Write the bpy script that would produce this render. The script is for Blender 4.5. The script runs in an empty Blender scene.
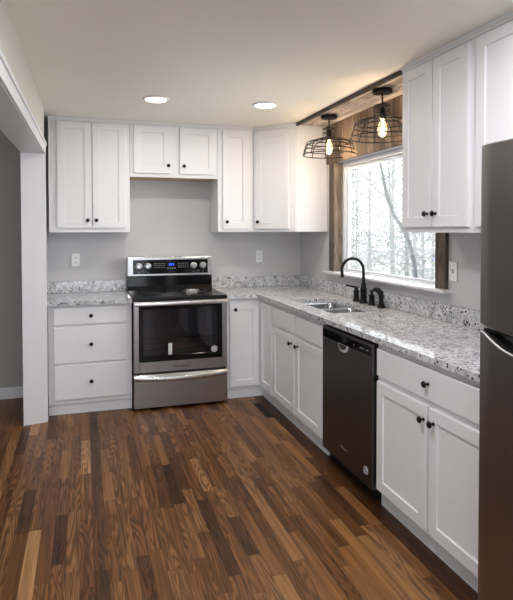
import bpy, bmesh, math, random
from mathutils import Vector, Matrix

PI = math.pi
scene = bpy.context.scene
COL = scene.collection

# ------------------------------------------------------------------ camera
F_PX, CX, CY = 531.4168, 242.5584, 243.0887
YAW, PITCH, ROLL = 0.290854, -0.02395, -0.00195
CAM = Vector((-0.39542, -5.03983, 1.47426))


def cam_dir(xr, up, fw):
    c, s = math.cos(ROLL), math.sin(ROLL)
    xr, up = xr * c - up * s, xr * s + up * c
    c, s = math.cos(PITCH), math.sin(PITCH)
    yf, z = fw * c - up * s, fw * s + up * c
    c, s = math.cos(YAW), math.sin(YAW)
    return Vector((xr * c + yf * s, -xr * s + yf * c, z))


cd = bpy.data.cameras.new('camera')
cam = bpy.data.objects.new('camera', cd)
COL.objects.link(cam)
rx, uy, bz = cam_dir(1, 0, 0), cam_dir(0, 1, 0), -cam_dir(0, 0, 1)
cam.matrix_world = Matrix(((rx.x, uy.x, bz.x, CAM.x), (rx.y, uy.y, bz.y, CAM.y),
                           (rx.z, uy.z, bz.z, CAM.z), (0, 0, 0, 1)))
cd.sensor_fit = 'HORIZONTAL'
cd.sensor_width = 36.0
cd.lens = F_PX / 513 * 36.0
cd.shift_x = (256.5 - CX) / 600
cd.shift_y = (CY - 300) / 600
# shift is in units of the larger side of the frame when fit is AUTO; with HORIZONTAL fit it is the width
cd.shift_x = (256.5 - CX) / 513
cd.shift_y = (CY - 300) / 513
cd.clip_start = 0.05
cd.clip_end = 300
scene.camera = cam

# ------------------------------------------------------------------ world, lamps, exposure
scene.view_settings.view_transform = 'Standard'
scene.view_settings.look = 'None'
scene.view_settings.exposure = 0.08
scene.view_settings.gamma = 1.0
scene.view_settings.use_curve_mapping = False

w = bpy.data.worlds.new('overcast_sky')
scene.world = w
w.use_nodes = True
bg = w.node_tree.nodes['Background']
bg.inputs['Color'].default_value = (0.90, 0.96, 1.0, 1)
bg.inputs['Strength'].default_value = 8.2

WARM = (1.0, 0.95, 0.89)


def area(name, loc, size, power, color, rot=(0, 0, 0), shape='DISK', size_y=None, parent=None, spread=PI):
    l = bpy.data.lights.new(name, 'AREA')
    l.shape = shape
    l.size = size
    if size_y:
        l.size_y = size_y
    l.energy = power
    l.color = color
    l.spread = spread
    o = bpy.data.objects.new(name, l)
    COL.objects.link(o)
    o.location = loc
    o.rotation_euler = rot
    if parent:
        o.parent = parent
    return o


YFRONT = -7.0
# unseen fill lamps added just under the ceiling, towards the camera end
for lx, ly, lp in ((0.1, -3.45, 21), (0.95, -3.6, 11)):
    area('ceiling_fill_light', (lx, ly, 2.415), 0.35, lp, (0.97, 0.96, 1.0))
# added cool fill panel before the solid front wall, behind the camera
area('front_fill', (-0.6, YFRONT + 0.06, 1.25), 3.0, 58, (0.85, 0.92, 1.0), (PI / 2, 0, 0), 'RECTANGLE', 2.1)
area('hall_fill', (-3.1, -3.6, 1.3), 2.4, 12, (0.90, 0.95, 1.0), (0, -PI / 2, 0), 'RECTANGLE', 1.8)  # unseen cool fill added against the hall's closed left wall
# daylight through the window over the sink: portal for the sampler
pt = area('window_portal', (1.84, -1.56, 1.57), 1.2, 1, (1, 1, 1), (0, PI / 2, 0), 'RECTANGLE', 1.3)
pt.data.cycles.is_portal = True

REC_POWER = 5.8


# ------------------------------------------------------------------ materials
def new_mat(name):
    m = bpy.data.materials.new(name)
    m.use_nodes = True
    nt = m.node_tree
    return m, nt, nt.nodes, nt.links, nt.nodes['Principled BSDF']


def simple(name, col, rough=0.5, metal=0.0, spec=0.5, coat=0.0, var=0.03, scale=6.0, bump=0.0, bscale=120.0):
    """plain paint, plastic or metal with a little noise in tone and surface"""
    m, nt, N, L, p = new_mat(name)
    p.inputs['Roughness'].default_value = rough
    p.inputs['Metallic'].default_value = metal
    p.inputs['Specular IOR Level'].default_value = spec
    p.inputs['Coat Weight'].default_value = coat
    tc = N.new('ShaderNodeTexCoord')
    nz = N.new('ShaderNodeTexNoise')
    nz.inputs['Scale'].default_value = scale
    nz.inputs['Detail'].default_value = 3
    L.new(tc.outputs['Object'], nz.inputs['Vector'])
    cr = N.new('ShaderNodeValToRGB')
    cr.color_ramp.elements[0].color = tuple(max(0, c * (1 - var)) for c in col) + (1,)
    cr.color_ramp.elements[1].color = tuple(min(1, c * (1 + var)) for c in col) + (1,)
    L.new(nz.outputs['Fac'], cr.inputs['Fac'])
    L.new(cr.outputs['Color'], p.inputs['Base Color'])
    if bump:
        n2 = N.new('ShaderNodeTexNoise')
        n2.inputs['Scale'].default_value = bscale
        L.new(tc.outputs['Object'], n2.inputs['Vector'])
        b = N.new('ShaderNodeBump')
        b.inputs['Strength'].default_value = bump
        b.inputs['Distance'].default_value = 0.002
        L.new(n2.outputs['Fac'], b.inputs['Height'])
        L.new(b.outputs['Normal'], p.inputs['Normal'])
    return m


def emit(name, col, strength):
    m, nt, N, L, p = new_mat(name)
    p.inputs['Base Color'].default_value = (*col, 1)
    p.inputs['Emission Color'].default_value = (*col, 1)
    p.inputs['Emission Strength'].default_value = strength
    return m


def brushed(name, col, rough, axis):
    """brushed steel: fine streaks along one axis"""
    m, nt, N, L, p = new_mat(name)
    p.inputs['Metallic'].default_value = 1.0
    tc = N.new('ShaderNodeTexCoord')
    mp = N.new('ShaderNodeMapping')
    sc = [260.0, 260.0, 260.0]
    sc['xyz'.index(axis)] = 3.0
    mp.inputs['Scale'].default_value = sc
    nz = N.new('ShaderNodeTexNoise')
    nz.inputs['Scale'].default_value = 1.0
    nz.inputs['Detail'].default_value = 2
    L.new(tc.outputs['Object'], mp.inputs['Vector'])
    L.new(mp.outputs['Vector'], nz.inputs['Vector'])
    cr = N.new('ShaderNodeValToRGB')
    cr.color_ramp.elements[0].color = tuple(c * 0.93 for c in col) + (1,)
    cr.color_ramp.elements[1].color = tuple(min(1, c * 1.07) for c in col) + (1,)
    L.new(nz.outputs['Fac'], cr.inputs['Fac'])
    L.new(cr.outputs['Color'], p.inputs['Base Color'])
    mr = N.new('ShaderNodeMapRange')
    mr.inputs['To Min'].default_value = rough * 0.85
    mr.inputs['To Max'].default_value = rough * 1.15
    L.new(nz.outputs['Fac'], mr.inputs['Value'])
    L.new(mr.outputs['Result'], p.inputs['Roughness'])
    return m


def glass_pane(name, tint=(1, 1, 1), strength=1.0):
    m, nt, N, L, p = new_mat(name)
    N.remove(p)
    out = N['Material Output']
    tr = N.new('ShaderNodeBsdfTransparent')
    tr.inputs['Color'].default_value = (*tint, 1)
    gl = N.new('ShaderNodeBsdfGlossy')
    gl.inputs['Roughness'].default_value = 0.01
    fr = N.new('ShaderNodeFresnel')
    fr.inputs['IOR'].default_value = 1.45
    ml = N.new('ShaderNodeMath')
    ml.operation = 'MULTIPLY'
    ml.inputs[1].default_value = strength
    mx = N.new('ShaderNodeMixShader')
    L.new(fr.outputs['Fac'], ml.inputs[0])
    L.new(ml.outputs[0], mx.inputs['Fac'])
    L.new(tr.outputs[0], mx.inputs[1])
    L.new(gl.outputs[0], mx.inputs[2])
    L.new(mx.outputs[0], out.inputs['Surface'])
    return m


class G:
    """short-hand for math nodes"""
    def __init__(s, nt):
        s.nt, s.N, s.L = nt, nt.nodes, nt.links

    def m(s, op, a, b=None, c=None):
        n = s.N.new('ShaderNodeMath')
        n.operation = op
        for i, v in enumerate((a, b, c)):
            if v is None:
                continue
            if isinstance(v, (int, float)):
                n.inputs[i].default_value = v
            else:
                s.L.new(v, n.inputs[i])
        return n.outputs[0]

    def white(s, x, y):
        c = s.N.new('ShaderNodeCombineXYZ')
        for i, v in enumerate((x, y)):
            if isinstance(v, (int, float)):
                c.inputs[i].default_value = v
            else:
                s.L.new(v, c.inputs[i])
        n = s.N.new('ShaderNodeTexWhiteNoise')
        n.noise_dimensions = '2D'
        s.L.new(c.outputs[0], n.inputs['Vector'])
        return n.outputs['Value']

    def vec(s, x, y, z):
        c = s.N.new('ShaderNodeCombineXYZ')
        for i, v in enumerate((x, y, z)):
            if isinstance(v, (int, float)):
                c.inputs[i].default_value = v
            else:
                s.L.new(v, c.inputs[i])
        return c.outputs[0]

    def ramp(s, fac, stops):
        r = s.N.new('ShaderNodeValToRGB')
        e = r.color_ramp.elements
        e[0].position, e[0].color = stops[0][0], (*stops[0][1], 1)
        e[1].position, e[1].color = stops[-1][0], (*stops[-1][1], 1)
        for pos, c in stops[1:-1]:
            n = e.new(pos)
            n.color = (*c, 1)
        s.L.new(fac, r.inputs['Fac'])
        return r.outputs['Color']

    def mix(s, fac, a, b, mode='MIX'):
        n = s.N.new('ShaderNodeMixRGB')
        n.blend_type = mode
        for i, v in zip((0, 1, 2), (fac, a, b)):
            if isinstance(v, (int, float)):
                n.inputs[i].default_value = v
            elif isinstance(v, tuple):
                n.inputs[i].default_value = (*v, 1)
            else:
                s.L.new(v, n.inputs[i])
        return n.outputs[0]

    def noise(s, vec, scale, detail=2, rough=0.5, dist=0.0):
        n = s.N.new('ShaderNodeTexNoise')
        n.inputs['Scale'].default_value = scale
        n.inputs['Detail'].default_value = detail
        n.inputs['Roughness'].default_value = rough
        n.inputs['Distortion'].default_value = dist
        s.L.new(vec, n.inputs['Vector'])
        return n.outputs['Fac']


def planks(name, along, across, width, length, stops, rough, grain=0.5, seam=0.02, seam_dark=0.25, coat=0.0, rings=38.0, dark_from=None):
    """boards with their own tone, cathedral grain and thin seams; along/across are axis indices"""
    m, nt, N, L, p = new_mat(name)
    g = G(nt)
    tc = N.new('ShaderNodeTexCoord')
    sp = N.new('ShaderNodeSeparateXYZ')
    L.new(tc.outputs['Object'], sp.inputs[0])
    a, b = sp.outputs[along], sp.outputs[across]
    br = g.m('DIVIDE', b, width)
    row = g.m('FLOOR', br)
    off = g.m('MULTIPLY', g.white(row, 7.3), length * 3)
    # board length differs from row to row
    ln = g.m('ADD', length * 0.6, g.m('MULTIPLY', g.white(row, 2.1), length * 0.8))
    ar = g.m('DIVIDE', g.m('ADD', a, off), ln)
    colm = g.m('FLOOR', ar)
    rid = g.white(row, colm)
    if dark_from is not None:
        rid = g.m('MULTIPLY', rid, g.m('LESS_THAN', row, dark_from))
    rid2 = g.white(g.m('ADD', row, 31.7), colm)
    fb = g.m('FRACT', br)
    fa = g.m('FRACT', ar)
    base = g.ramp(rid, stops)
    # grain: long streaks, plus arched rings
    gv = g.vec(g.m('MULTIPLY', a, 1.6), g.m('MULTIPLY', b, 42.0), g.m('MULTIPLY', rid2, 37.0))
    streak = g.noise(gv, 1.0, 4, 0.6)
    cv = g.vec(g.m('MULTIPLY', a, 1.15), g.m('MULTIPLY', b, 15.0), g.m('MULTIPLY', rid2, 53.0))
    field = g.noise(cv, 1.0, 1.6, 0.45, 0.35)
    ring = g.m('SINE', g.m('MULTIPLY', field, rings * 2.6))
    ring = g.m('MULTIPLY', g.m('ADD', ring, 1.0), 0.5)
    ring = g.m('POWER', ring, 0.7)
    amt = g.m('MULTIPLY', g.m('GREATER_THAN', rid2, 0.25), grain * 0.8)
    c1 = g.mix(g.m('MULTIPLY', g.m('SUBTRACT', 1.0, ring), amt), base, g.mix(1.0, base, (0.24, 0.20, 0.18), 'MULTIPLY'))
    sk = g.ramp(streak, [(0.30, (0.45, 0.42, 0.40)), (0.62, (1.22, 1.22, 1.22))])
    c2 = g.mix(grain, c1, g.mix(1.0, c1, sk, 'MULTIPLY'))
    e1 = g.m('LESS_THAN', fb, seam)
    e2 = g.m('LESS_THAN', fa, seam * width / length * 1.2)
    edge = g.m('MAXIMUM', e1, e2)
    c3 = g.mix(edge, c2, g.mix(1.0, c2, (seam_dark,) * 3, 'MULTIPLY'))
    L.new(c3, p.inputs['Base Color'])
    rr = g.m('ADD', rough - 0.06, g.m('MULTIPLY', streak, 0.16))
    L.new(rr, p.inputs['Roughness'])
    p.inputs['Coat Weight'].default_value = coat
    p.inputs['Coat Roughness'].default_value = 0.22
    h = g.m('SUBTRACT', g.m('MULTIPLY', streak, 0.25), edge)
    bp = N.new('ShaderNodeBump')
    bp.inputs['Strength'].default_value = 0.25
    bp.inputs['Distance'].default_value = 0.0015
    L.new(h, bp.inputs['Height'])
    L.new(bp.outputs['Normal'], p.inputs['Normal'])
    return m


def granite_mat():
    m, nt, N, L, p = new_mat('white_granite')
    g = G(nt)
    tc = N.new('ShaderNodeTexCoord')
    v = tc.outputs['Object']
    cloud = g.noise(v, 24.0, 3, 0.6, 0.4)
    base = g.ramp(cloud, [(0.36, (0.41, 0.415, 0.43)), (0.48, (0.545, 0.55, 0.565)), (0.60, (0.68, 0.685, 0.70))])
    fine = g.noise(v, 120.0, 3, 0.7)
    base = g.mix(0.75, base, g.mix(1.0, base, g.ramp(fine, [(0.38, (0.58, 0.58, 0.60)), (0.55, (1.10, 1.10, 1.10))]), 'MULTIPLY'))
    vo = N.new('ShaderNodeTexVoronoi')
    vo.inputs['Scale'].default_value = 66.0
    L.new(v, vo.inputs['Vector'])
    spots = g.m('LESS_THAN', vo.outputs['Distance'], 0.42)
    sc = N.new('ShaderNodeSeparateColor')
    L.new(vo.outputs['Color'], sc.inputs[0])
    pick = g.m('MULTIPLY', spots, g.m('GREATER_THAN', sc.outputs[0], 0.66))
    clump = g.m('GREATER_THAN', g.noise(v, 20.0, 3, 0.6), 0.46)
    dark = g.m('MULTIPLY', pick, clump)
    base = g.mix(g.m('MULTIPLY', dark, 0.95), base, (0.035, 0.033, 0.037))
    vo2 = N.new('ShaderNodeTexVoronoi')
    vo2.inputs['Scale'].default_value = 48.0
    L.new(v, vo2.inputs['Vector'])
    s2 = N.new('ShaderNodeSeparateColor')
    L.new(vo2.outputs['Color'], s2.inputs[0])
    pk = g.m('MULTIPLY', g.m('LESS_THAN', vo2.outputs['Distance'], 0.40), g.m('GREATER_THAN', s2.outputs[1], 0.80))
    base = g.mix(g.m('MULTIPLY', pk, 0.55), base, (0.27, 0.245, 0.235))
    L.new(base, p.inputs['Base Color'])
    p.inputs['Roughness'].default_value = 0.035
    p.inputs['Specular IOR Level'].default_value = 0.5
    return m


M = {}
M['white'] = simple('white_cabinet_paint', (0.79, 0.785, 0.80), 0.38, var=0.012)
M['trim'] = simple('white_trim_paint', (0.76, 0.755, 0.785), 0.42, var=0.012)
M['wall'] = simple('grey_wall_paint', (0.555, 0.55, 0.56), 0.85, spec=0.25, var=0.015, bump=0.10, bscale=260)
M['warm_lit_wall'] = simple('upper_wall_warm_light', (0.64, 0.61, 0.55), 0.85, spec=0.25, var=0.015)  # header wall: warm lamplight near the ceiling put into the wall colour
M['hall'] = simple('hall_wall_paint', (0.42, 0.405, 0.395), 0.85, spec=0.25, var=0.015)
M['ceiling'] = simple('ceiling_paint', (0.90, 0.86, 0.775), 0.9, spec=0.2, var=0.012, scale=2.5)
M['black'] = simple('matte_black_metal', (0.006, 0.006, 0.007), 0.36, spec=0.22, var=0.2)
M['bronze'] = simple('dark_bronze_wire', (0.030, 0.024, 0.020), 0.42, metal=0.6, var=0.2)
M['steel_range'] = brushed('brushed_steel_range', (0.38, 0.36, 0.355), 0.32, 'x')
M['steel_bright'] = brushed('bright_steel', (0.64, 0.63, 0.635), 0.28, 'x')
M['steel_dw'] = brushed('dark_brushed_steel', (0.125, 0.12, 0.12), 0.34, 'y')
M['steel_fridge'] = brushed('fridge_brushed_steel', (0.27, 0.25, 0.24), 0.36, 'z')
M['sink'] = brushed('sink_steel', (0.50, 0.505, 0.52), 0.17, 'y')
M['blackglass'] = simple('black_glass', (0.005, 0.005, 0.006), 0.08, spec=0.3, var=0.2)
M['cooktop'] = simple('black_ceramic_top', (0.006, 0.006, 0.007), 0.22, spec=0.3, var=0.2)
M['blackplastic'] = simple('black_plastic', (0.008, 0.008, 0.008), 0.35, spec=0.25, var=0.2)
M['greyplastic'] = simple('grey_side_panel', (0.10, 0.10, 0.10), 0.5)
M['plate'] = simple('white_plastic_plate', (0.85, 0.85, 0.84), 0.35, var=0.01)
M['vinyl'] = simple('white_vinyl', (0.70, 0.73, 0.77), 0.35, var=0.01)
M['chrome'] = simple('chrome', (0.85, 0.85, 0.86), 0.12, metal=1.0, var=0.02)
M['satin'] = simple('satin_silver', (0.72, 0.72, 0.72), 0.3, metal=0.35, var=0.02)
M['glass'] = glass_pane('window_glass', strength=0.8)
M['bulbglass'] = glass_pane('amber_bulb_glass', (1.0, 0.90, 0.74), 1.2)
M['granite'] = granite_mat()
_nt = M['bulbglass'].node_tree
_em = _nt.nodes.new('ShaderNodeEmission')
_em.inputs['Color'].default_value = (1.0, 0.80, 0.52, 1)
_em.inputs['Strength'].default_value = 0.42
_ad = _nt.nodes.new('ShaderNodeAddShader')
_out = _nt.nodes['Material Output']
_src = _out.inputs['Surface'].links[0].from_socket
_nt.links.new(_src, _ad.inputs[0])
_nt.links.new(_em.outputs[0], _ad.inputs[1])
_nt.links.new(_ad.outputs[0], _out.inputs['Surface'])
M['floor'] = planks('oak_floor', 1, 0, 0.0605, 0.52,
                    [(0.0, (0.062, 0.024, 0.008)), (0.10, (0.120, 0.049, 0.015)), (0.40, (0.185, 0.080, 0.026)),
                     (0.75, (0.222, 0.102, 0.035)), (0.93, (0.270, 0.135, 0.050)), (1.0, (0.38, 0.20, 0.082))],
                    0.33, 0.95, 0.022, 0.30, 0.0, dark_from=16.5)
M['floor'].node_tree.nodes['Principled BSDF'].inputs['Specular IOR Level'].default_value = 0.22
RUST = [(0.0, (0.110, 0.075, 0.054)), (0.35, (0.165, 0.115, 0.083)), (0.7, (0.225, 0.162, 0.118)), (1.0, (0.29, 0.22, 0.165))]
GREY_RUST = [(0.0, (0.29, 0.25, 0.22)), (0.4, (0.50, 0.44, 0.39)), (0.75, (0.66, 0.60, 0.54)), (1.0, (0.78, 0.72, 0.66))]
M['wood_ceiling'] = planks('weathered_ceiling_boards', 1, 0, 0.078, 0.9, GREY_RUST, 0.75, 0.85, 0.03, 0.2)
M['wood_valance'] = planks('weathered_wall_boards', 2, 1, 0.085, 3.0, RUST, 0.75, 0.8, 0.04, 0.2)
M['wood_casing'] = planks('weathered_casing', 2, 1, 0.6, 5.0, [(0, (0.10, 0.075, 0.058)), (1, (0.145, 0.11, 0.085))], 0.75, 0.9, 0.0, 0.3)
M['wood_jamb'] = planks('jamb_wood', 2, 0, 0.6, 5.0, [(0, (0.20, 0.155, 0.115)), (1, (0.26, 0.20, 0.15))], 0.75, 0.8, 0.0, 0.3)
M['wood_edge'] = simple('dark_stained_edge', (0.055, 0.038, 0.028), 0.6, var=0.25, scale=30)
M['diffuser'] = emit('lit_diffuser', (1.0, 0.96, 0.89), 5.0)
M['filament'] = emit('glowing_filament', (1.0, 0.74, 0.40), 30.0)
M['blue'] = emit('blue_display', (0.05, 0.16, 1.0), 1.3)
M['mark'] = simple('pale_marking', (0.42, 0.42, 0.43), 0.5)
M['logo_dark'] = simple('dark_lettering', (0.012, 0.010, 0.010), 0.4)
M['sticker'] = simple('sticker', (0.62, 0.62, 0.62), 0.5)
M['darkgap'] = simple('dark_interior', (0.02, 0.019, 0.018), 0.8)
M['rawwood'] = simple('raw_wood_underside', (0.50, 0.37, 0.20), 0.7, var=0.15, scale=20)
M['ovencavity'] = simple('oven_cavity', (0.02, 0.02, 0.022), 0.4)
M['rack'] = simple('rack_wire', (0.55, 0.55, 0.56), 0.25, metal=1.0)
M['ovenglass'] = glass_pane('oven_glass', (0.75, 0.75, 0.78), 1.3)
M['bark_pale'] = simple('pale_bark', (0.36, 0.36, 0.355), 0.9, var=0.3, scale=5)
M['bark_grey'] = simple('grey_bark', (0.21, 0.21, 0.208), 0.9, var=0.35, scale=5)
M['bark_dark'] = simple('dark_bark', (0.13, 0.135, 0.14), 0.9, var=0.3, scale=6)
M['twig'] = simple('pale_twigs', (0.33, 0.345, 0.325), 0.9, var=0.4, scale=0.6)
M['ground'] = simple('leaf_litter_ground', (0.72, 0.71, 0.69), 0.95, var=0.25, scale=1.5)


# ------------------------------------------------------------------ mesh builder
class MB:
    def __init__(s, T=None):
        s.bm = bmesh.new()
        s.T = T or Matrix.Identity(4)

    def _fin(s, vs):
        for v in vs:
            v.co = s.T @ v.co

    def box(s, x0, x1, y0, y1, z0, z1, bev=0.0, seg=1):
        x0, x1 = min(x0, x1), max(x0, x1)
        y0, y1 = min(y0, y1), max(y0, y1)
        z0, z1 = min(z0, z1), max(z0, z1)
        c = [s.bm.verts.new(p) for p in ((x0, y0, z0), (x1, y0, z0), (x1, y1, z0), (x0, y1, z0),
                                         (x0, y0, z1), (x1, y0, z1), (x1, y1, z1), (x0, y1, z1))]
        fs = [s.bm.faces.new([c[i] for i in f]) for f in
              ((0, 3, 2, 1), (4, 5, 6, 7), (0, 1, 5, 4), (1, 2, 6, 5), (2, 3, 7, 6), (3, 0, 4, 7))]
        if bev:
            es = list({e for f in fs for e in f.edges})
            r = bmesh.ops.bevel(s.bm, geom=es, offset=bev, segments=seg, affect='EDGES', profile=0.5)
            vs = {v for v in c if v.is_valid} | set(r['verts'])
            for f in r['faces']:
                vs |= set(f.verts)
            s._fin(vs)
        else:
            s._fin(c)
        return s

    def hexa(s, pts):
        """eight corners: bottom ring (4, counter-clockwise from above) then top ring"""
        c = [s.bm.verts.new(p) for p in pts]
        for f in ((0, 3, 2, 1), (4, 5, 6, 7), (0, 1, 5, 4), (1, 2, 6, 5), (2, 3, 7, 6), (3, 0, 4, 7)):
            s.bm.faces.new([c[i] for i in f])
        s._fin(c)
        return s

    def prism(s, poly, axis, a0, a1):
        """extrude a 2-D outline along an axis; poly holds the two other coordinates in xyz order"""
        def P(p, a):
            q = list(p)
            q.insert(axis, a)
            return q
        A = [s.bm.verts.new(P(p, a0)) for p in poly]
        B = [s.bm.verts.new(P(p, a1)) for p in poly]
        n = len(poly)
        s.bm.faces.new(A)
        s.bm.faces.new(B[::-1])
        for i in range(n):
            s.bm.faces.new((A[i], B[i], B[(i + 1) % n], A[(i + 1) % n]))
        s._fin(A + B)
        return s

    def tube(s, pts, r, seg=10, closed=False, cap=True):
        pts = [Vector(p) for p in pts]
        n = len(pts)
        rad = r if isinstance(r, (list, tuple)) else [r] * n
        rings = []
        up = None
        for i in range(n):
            if closed:
                d = pts[(i + 1) % n] - pts[i - 1]
            else:
                d = pts[min(i + 1, n - 1)] - pts[max(i - 1, 0)]
            d.normalize()
            if up is None:
                up = d.orthogonal().normalized()
            up = (up - d * up.dot(d))
            up = up.normalized() if up.length > 1e-6 else d.orthogonal().normalized()
            b = d.cross(up)
            rings.append([s.bm.verts.new(pts[i] + (up * math.cos(2 * PI * k / seg) + b * math.sin(2 * PI * k / seg)) * rad[i])
                          for k in range(seg)])
        for i in range(n if closed else n - 1):
            A, B = rings[i], rings[(i + 1) % n]
            for k in range(seg):
                s.bm.faces.new((A[k], A[(k + 1) % seg], B[(k + 1) % seg], B[k]))
        if cap and not closed:
            s.bm.faces.new(rings[0][::-1])
            s.bm.faces.new(rings[-1])
        s._fin([v for R in rings for v in R])
        return s

    def lathe(s, prof, center=(0, 0, 0), axis=(0, 0, 1), seg=24):
        """prof: (radius, height) pairs, capped at both ends"""
        ax = Vector(axis).normalized()
        u = ax.orthogonal().normalized()
        b = ax.cross(u)
        c = Vector(center)
        rings = []
        for r, h in prof:
            r = max(r, 1e-5)
            rings.append([s.bm.verts.new(c + ax * h + (u * math.cos(2 * PI * k / seg) + b * math.sin(2 * PI * k / seg)) * r) for k in range(seg)])
        for A, B in zip(rings, rings[1:]):
            for k in range(seg):
                s.bm.faces.new((A[k], A[(k + 1) % seg], B[(k + 1) % seg], B[k]))
        s.bm.faces.new(rings[0][::-1])
        s.bm.faces.new(rings[-1])
        s._fin([v for R in rings for v in R])
        return s

    def panel_door(s, x0, x1, z0, z1, t=0.020, rail=0.057, rec=0.008, e=0.002):
        """shaker door: local x width, z height, -y towards the room; back at y=0"""
        def ring(ins, y):
            return [s.bm.verts.new(p) for p in ((x0 + ins, y, z0 + ins), (x1 - ins, y, z0 + ins), (x1 - ins, y, z1 - ins), (x0 + ins, y, z1 - ins))]
        R = [ring(0, 0), ring(0, -t + e), ring(e, -t), ring(rail, -t), ring(rail + 0.0015, -t + rec)]
        s.bm.faces.new(R[0][::-1])
        for A, B in zip(R, R[1:]):
            for k in range(4):
                s.bm.faces.new((A[k], A[(k + 1) % 4], B[(k + 1) % 4], B[k]))
        s.bm.faces.new(R[-1])
        s._fin([v for r in R for v in r])
        return s

    def build(s, name, mat, parent=None, smooth=False, origin=None):
        bmesh.ops.recalc_face_normals(s.bm, faces=s.bm.faces[:])
        base = Vector((0, 0, 0))
        q = parent
        while q is not None:
            base += q.location
            q = q.parent
        org = Vector(origin) if origin is not None else Vector((0, 0, 0))
        for v in s.bm.verts:
            v.co -= base + org
        me = bpy.data.meshes.new(name)
        s.bm.to_mesh(me)
        s.bm.free()
        me.materials.append(M[mat] if isinstance(mat, str) else mat)
        if smooth:
            for p in me.polygons:
                p.use_smooth = True
            try:
                me.set_sharp_from_angle(angle=math.radians(38))
            except Exception:
                pass
        o = bpy.data.objects.new(name, me)
        COL.objects.link(o)
        if parent is not None:
            o.parent = parent
        o.location = org
        return o


def tag(o, label=None, cat=None, group=None, kind=None):
    for k, v in (('label', label), ('category', cat), ('group', group), ('kind', kind)):
        if v:
            o[k] = v
    return o


def thing(name, loc, label, cat, group=None):
    o = bpy.data.objects.new(name, None)
    o.empty_display_size = 0.05
    COL.objects.link(o)
    o.location = loc
    return tag(o, label, cat, group)


def copy_tree(o, parent=None):
    c = o.copy()
    COL.objects.link(c)
    if parent is not None:
        c.parent = parent
    for ch in list(o.children):
        copy_tree(ch, c)
    return c


def struct(mb, name, mat, parent=None, smooth=False):
    o = mb.build(name, mat, parent, smooth)
    if parent is None:
        o['kind'] = 'structure'
    return o


def text_mesh(name, body, size, T, mat, parent, extrude=0.0004):
    cu = bpy.data.curves.new(name, 'FONT')
    cu.body = body
    cu.size = size
    cu.align_x = 'CENTER'
    cu.align_y = 'CENTER'
    cu.extrude = extrude
    tmp = bpy.data.objects.new(name + '_tmp', cu)
    COL.objects.link(tmp)
    dg = bpy.context.evaluated_depsgraph_get()
    me = bpy.data.meshes.new_from_object(tmp.evaluated_get(dg))
    bpy.data.objects.remove(tmp)
    base = Vector((0, 0, 0))
    q = parent
    while q is not None:
        base += q.location
        q = q.parent
    for v in me.vertices:
        v.co = T @ v.co - base
    me.materials.clear()
    me.materials.append(M[mat])
    o = bpy.data.objects.new(name, me)
    COL.objects.link(o)
    o.parent = parent
    return o


def face_T(origin, n):
    """local x along the face (to the right when looked at), -y out of the face towards the room, z up"""
    n = Vector(n).normalized()
    z = Vector((0, 0, 1))
    y = -n
    x = y.cross(z)
    return Matrix(((x.x, y.x, z.x, origin[0]), (x.y, y.y, z.y, origin[1]), (x.z, y.z, z.z, origin[2]), (0, 0, 0, 1)))


# ------------------------------------------------------------------ the setting
XR, ZC = 1.738, 2.43
YF = YFRONT
XH = -3.2
# window opening in the right wall
WY0, WY1, WZ0, WZ1 = -2.20, -0.79, 1.092, 2.065

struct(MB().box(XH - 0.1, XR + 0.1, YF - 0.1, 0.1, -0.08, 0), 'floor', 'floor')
struct(MB().box(XH - 0.1, XR + 0.1, YF - 0.1, 0.1, ZC, ZC + 0.08), 'ceiling', 'ceiling')
struct(MB().box(-0.83, XR + 0.1, 0, 0.1, 0, ZC), 'wall_back', 'wall')
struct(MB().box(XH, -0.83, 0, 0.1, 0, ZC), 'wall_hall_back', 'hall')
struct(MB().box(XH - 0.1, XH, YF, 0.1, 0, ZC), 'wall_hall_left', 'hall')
struct(MB().box(XH, XR + 0.1, YF - 0.1, YF, 0, ZC), 'wall_front', 'wall')
mb = MB()
mb.box(XR, XR + 0.12, YF, WY0, 0, ZC)
mb.box(XR, XR + 0.12, WY1, 0, 0, ZC)
mb.box(XR, XR + 0.12, WY0, WY1, 0, WZ0)
mb.box(XR, XR + 0.12, WY0, WY1, WZ1, ZC)
struct(mb, 'wall_right', 'wall')


# left wall: a stub by the cabinets, then a wide cased opening under a header; it runs very slightly out of square
def LX(y, off=0.0):
    return -0.680 + off + 0.011 * (y + 0.6)


YJ = -0.70
mb = MB()
for ya, yb, cut in ((YJ, YJ + 0.052, 0), (YJ + 0.052, 0, 0.066)):
    sl = 0.03 if not cut else 0
    x0a, x1a, x0b, x1b = LX(YJ) - 0.152, LX(ya) - cut, LX(YJ) - 0.152, LX(yb) - cut
    mb.hexa([(x0a, ya - sl, 0), (x1a, ya, 0), (x1b, yb, 0), (x0b, yb, 0), (x0a, ya - sl, ZC), (x1a, ya, ZC), (x1b, yb, ZC), (x0b, yb, ZC)])
struct(mb, 'wall_left', 'wall')
mb = MB()
ZH = 2.078
mb.hexa([(LX(YF) - 0.152, YF, ZH), (LX(YF), YF, ZH), (LX(YJ), YJ, ZH), (LX(YJ) - 0.152, YJ - 0.03, ZH),
         (LX(YF) - 0.152, YF, ZC), (LX(YF), YF, ZC), (LX(YJ), YJ, ZC), (LX(YJ) - 0.152, YJ - 0.03, ZC)])
struct(mb, 'wall_left_header', 'warm_lit_wall')
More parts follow.
